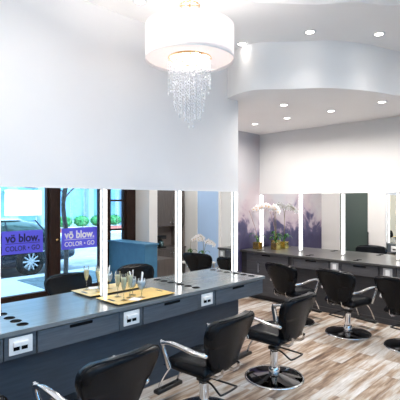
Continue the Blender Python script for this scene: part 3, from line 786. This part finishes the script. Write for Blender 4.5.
loft([(-0.63, [(-.62, 1.23), (0, 1.26), (.62, 1.23), (.60, 1.29), (0, 1.33), (-.60, 1.29)]), (-0.18, [(-.66, 1.385), (0, 1.42), (.66, 1.385), (.64, 1.43), (0, 1.47), (-.64, 1.43)]), (0.62, [(-.66, 1.42), (0, 1.45), (.66, 1.42), (.64, 1.47), (0, 1.51), (-.64, 1.47)]),
      (1.32, [(-.65, 1.39), (0, 1.42), (.65, 1.39), (.63, 1.44), (0, 1.48), (-.63, 1.44)])], 'roof', M['alloy'], car)
pl = MB()
for s in (-1, 1):
    for xb, xt in ((.67, .65), (-.53, -.13), (1.77, 1.42)):
        pl.bar([(xb, s*.835, .96), (xt, s*.69, 1.42)], .05, .02, up=Vector((1, 0, 0)))
pl.build('pillars', M['car'], car)
MB().box(-1.9, 1.9, -.915, -.90, .60, .625, .004).box(-1.9, 1.9, .90, .915, .60, .625, .004).build('side_trim', M['chrome'], car)
for s in (-1, 1):
    MB().ball((2.46, s*.66, .68), .12, 2, (1.0, 1, .6)).build('tail_light', M['brick'], car, smooth=True)
    for xh in (-.35, .75): MB().box(xh-.09, xh+.09, s*.905-.02, s*.905+.02, .80, .825, .008).build('door_handle', M['chrome'], car)
    MB().ball((-.75, s*.97, .98), .09, 2, (.6, 1, .7)).build('wing_mirror', M['car'], car, smooth=True)
wh0 = None
for wx in (1.22, -1.40):
    for s in (1, -1):
        if wh0 is None:
            mb = MB().lathe([(.20, -.10), (.235, -.11), (.30, -.10), (.325, -.06), (.325, .06), (.30, .10), (.235, .11), (.20, .10), (.20, -.10)], n=40)
            wt = mb.xf(Matrix.Rotation(-PI/2, 4, 'X')).build('wheel', M['tyre'], car, smooth=True)
            rm = MB().lathe([(.20, .085), (.222, .10), (.228, .09), (.225, -.05), (.2, -.05), (.2, .085)], n=40).lathe([(0, .085), (.05, .08), (.055, .05), (0, .05)], n=20)
            for k in range(10):
                a = 2*PI*k/10; rm.bar([(.03*math.cos(a), .03*math.sin(a), .07), (.212*math.cos(a), .212*math.sin(a), .082)], .036, .02)
            rm.xf(Matrix.Rotation(-PI/2, 4, 'X')).build('rim', M['alloy'], wt, smooth=True, angle=35)
            wh0 = wt; w = wt
        else: w = copy_tree(wh0, car)
        w.location = (wx, s*.83, .325); w.rotation_euler = (0, 0, 0 if s > 0 else PI); w.scale = (1.12, 1, 1.12); w.location.z = .365

# street tree
tree = empty('street_tree', (4.95, -2.3, -.0175), 0, 'thin street tree rising from the grate, seen in the left mirror', 'tree')
tk = MB().tube(catmull([(0, 0, 0), (.03, -.02, .9), (-.06, .0, 1.7), (.03, 0, 2.3), (.12, 0, 3.2)], 6), .055, 10)
tk.tube(catmull([(-.03, 0, 1.85), (.18, -.05, 2.05), (.5, -.1, 2.25), (.9, -.2, 2.35)], 5), .018, 6).tube(catmull([(-.02, 0, 2.0), (-.4, .05, 2.12), (-1.0, .1, 2.1), (-1.7, .1, 2.25)], 5), .018, 6).tube(catmull([(.03, 0, 2.3), (.3, 0, 2.6), (.8, .1, 3.0)], 5), .02, 6)
tk.build('trunk', M['bark'], tree, smooth=True)
lm = bmesh.new(); rr = random.Random(5)
for k in range(1500):
    ctr = rr.choice([(.9, -.2, 2.45), (1.3, 0, 2.5), (.5, 0, 2.9), (-1.6, .1, 2.42), (-.8, .1, 2.7), (-2.2, .1, 2.5), (0, 0, 3.3), (.9, .1, 3.2)])
    p = Vector(ctr) + Vector((rr.gauss(0, .30), rr.gauss(0, .25), rr.gauss(0, .17)))
    a, b = rr.uniform(0, PI*2), rr.uniform(-.8, .8); d1 = Vector((math.cos(a)*math.cos(b), math.sin(a)*math.cos(b), math.sin(b)))*.055
    d2 = d1.cross(Vector((rr.random(), rr.random(), rr.random()))).normalized()*.028
    vs = [lm.verts.new(p-d1), lm.verts.new(p+d2), lm.verts.new(p+d1), lm.verts.new(p-d2)]; lm.faces.new(vs)
mb = MB(); mb.add(lm); mb.build('foliage', M['treeleaf'], tree)

# planter with shrubs across the street
tag(MB().box(11.4, 19, -16.0, -15.2, -.05, .16, .02).build('planter', M['brick']), 'low red brick planter across the street', 'planter')
def shrub(x, y, z, r, lb, seed):
    rr = random.Random(seed); b = bmesh.new()
    for k in range(900):
        u = Vector((rr.gauss(0, 1), rr.gauss(0, 1), rr.gauss(0, 1))).normalized()*r*rr.uniform(.75, 1.0); u.z *= .75
        a = Vector((rr.gauss(0, 1), rr.gauss(0, 1), rr.gauss(0, 1))).normalized()*.07; c = a.cross(u).normalized()*.045
        b.faces.new([b.verts.new(u-a), b.verts.new(u+c), b.verts.new(u+a), b.verts.new(u-c)])
    o = empty('shrub', (x, y, z), 0, lb, 'shrub', 'clipped shrubs in the red planter across the street')
    mb = MB(); mb.add(b); mb.build('leaves', M['leaf'], o)
    m2 = MB().ball((0, 0, 0), r*.8, 2, (1, 1, .7)); m2.build('inner_growth', M['leaf'], o, smooth=True)
for i, x in enumerate((12.0, 13.1, 14.2, 15.4, 16.6)):
    shrub(x, -15.6, .55, .44, 'clipped green shrub in the red planter across the street, %s' % ['leftmost, beside the tree trunk', 'second from the left', 'middle one', 'second from the right', 'rightmost, behind the barred side window'][i], 20+i)

# building across the street
bl = empty('office_building', (10, -19.5, 0), 0, 'pale blue glass-fronted building across the street, seen in the left mirror', 'building')
MB().box(-26, 20, -3, 0, -.05, 9).build('facade', M['facade'], bl)
for k in range(17):
    x = -25+2.6*k
    MB().box(x, x+1.9, .0, .06, .5, 4.2).build('window', M['facglass'], bl)
    MB().box(x, x+1.9, .0, .06, 5, 8.2).build('window', M['facglass'], bl)
for k in range(12):
    x = -23+3.6*k
    MB().box(x-.2, x+.2, .07, .55, -.05, 4.6).build('column', M['facade'], bl)
hb = empty('hoarding', (10.45, -17.5, -.05), 0, 'large blank white hoarding on two posts across the street behind the car', 'panel')
MB().box(-1.05, 1.05, -.06, .06, .95, 2.42, .02).build('board', M['whiteboard'], hb)
for q in (-.8, .8): MB().box(q-.05, q+.05, -.16, -.061, 0, 2.2).build('post', M['facade'], hb)
# a building right of it, further along
tag(MB().box(17.5, 19.2, -17.3, -16.6, -.05, 5).build('concrete_pier', M['facade']), 'pale blue-grey concrete pier across the street beyond the shrubs', 'pier')

# ------------------------------------------------------------------ light
w = bpy.data.worlds.new('sky'); sc.world = w; w.use_nodes = True
nt = w.node_tree; bg = nt.nodes['Background']
bg.inputs[0].default_value = (.46, .72, 1.0, 1); bg.inputs[1].default_value = 2.7
sun = bpy.data.lights.new('sun', 'SUN'); sun.energy = 6; sun.angle = .02; sun.color = (.80, .93, 1.0)
so = bpy.data.objects.new('sun', sun); col.objects.link(so)
so.rotation_euler = Vector((.35, -.75, -.85)).to_track_quat('-Z', 'Y').to_euler()

# ------------------------------------------------------------------ camera
cam = bpy.data.cameras.new('camera'); co = bpy.data.objects.new('camera', cam); col.objects.link(co)
cam.sensor_width = 36; cam.lens = 36*423/400; cam.clip_start = .02
co.location = (0, 0, H); co.rotation_euler = (PI/2, 0, -math.atan2(.717, .697))
sc.camera = co
sc.view_settings.view_transform = 'Standard'; sc.view_settings.look = 'None'; sc.view_settings.gamma = 1; sc.view_settings.use_curve_mapping = False
sc.view_settings.exposure = 0.76
sc.cycles.max_bounces = 12; sc.cycles.transparent_max_bounces = 16; sc.cycles.glossy_bounces = 8
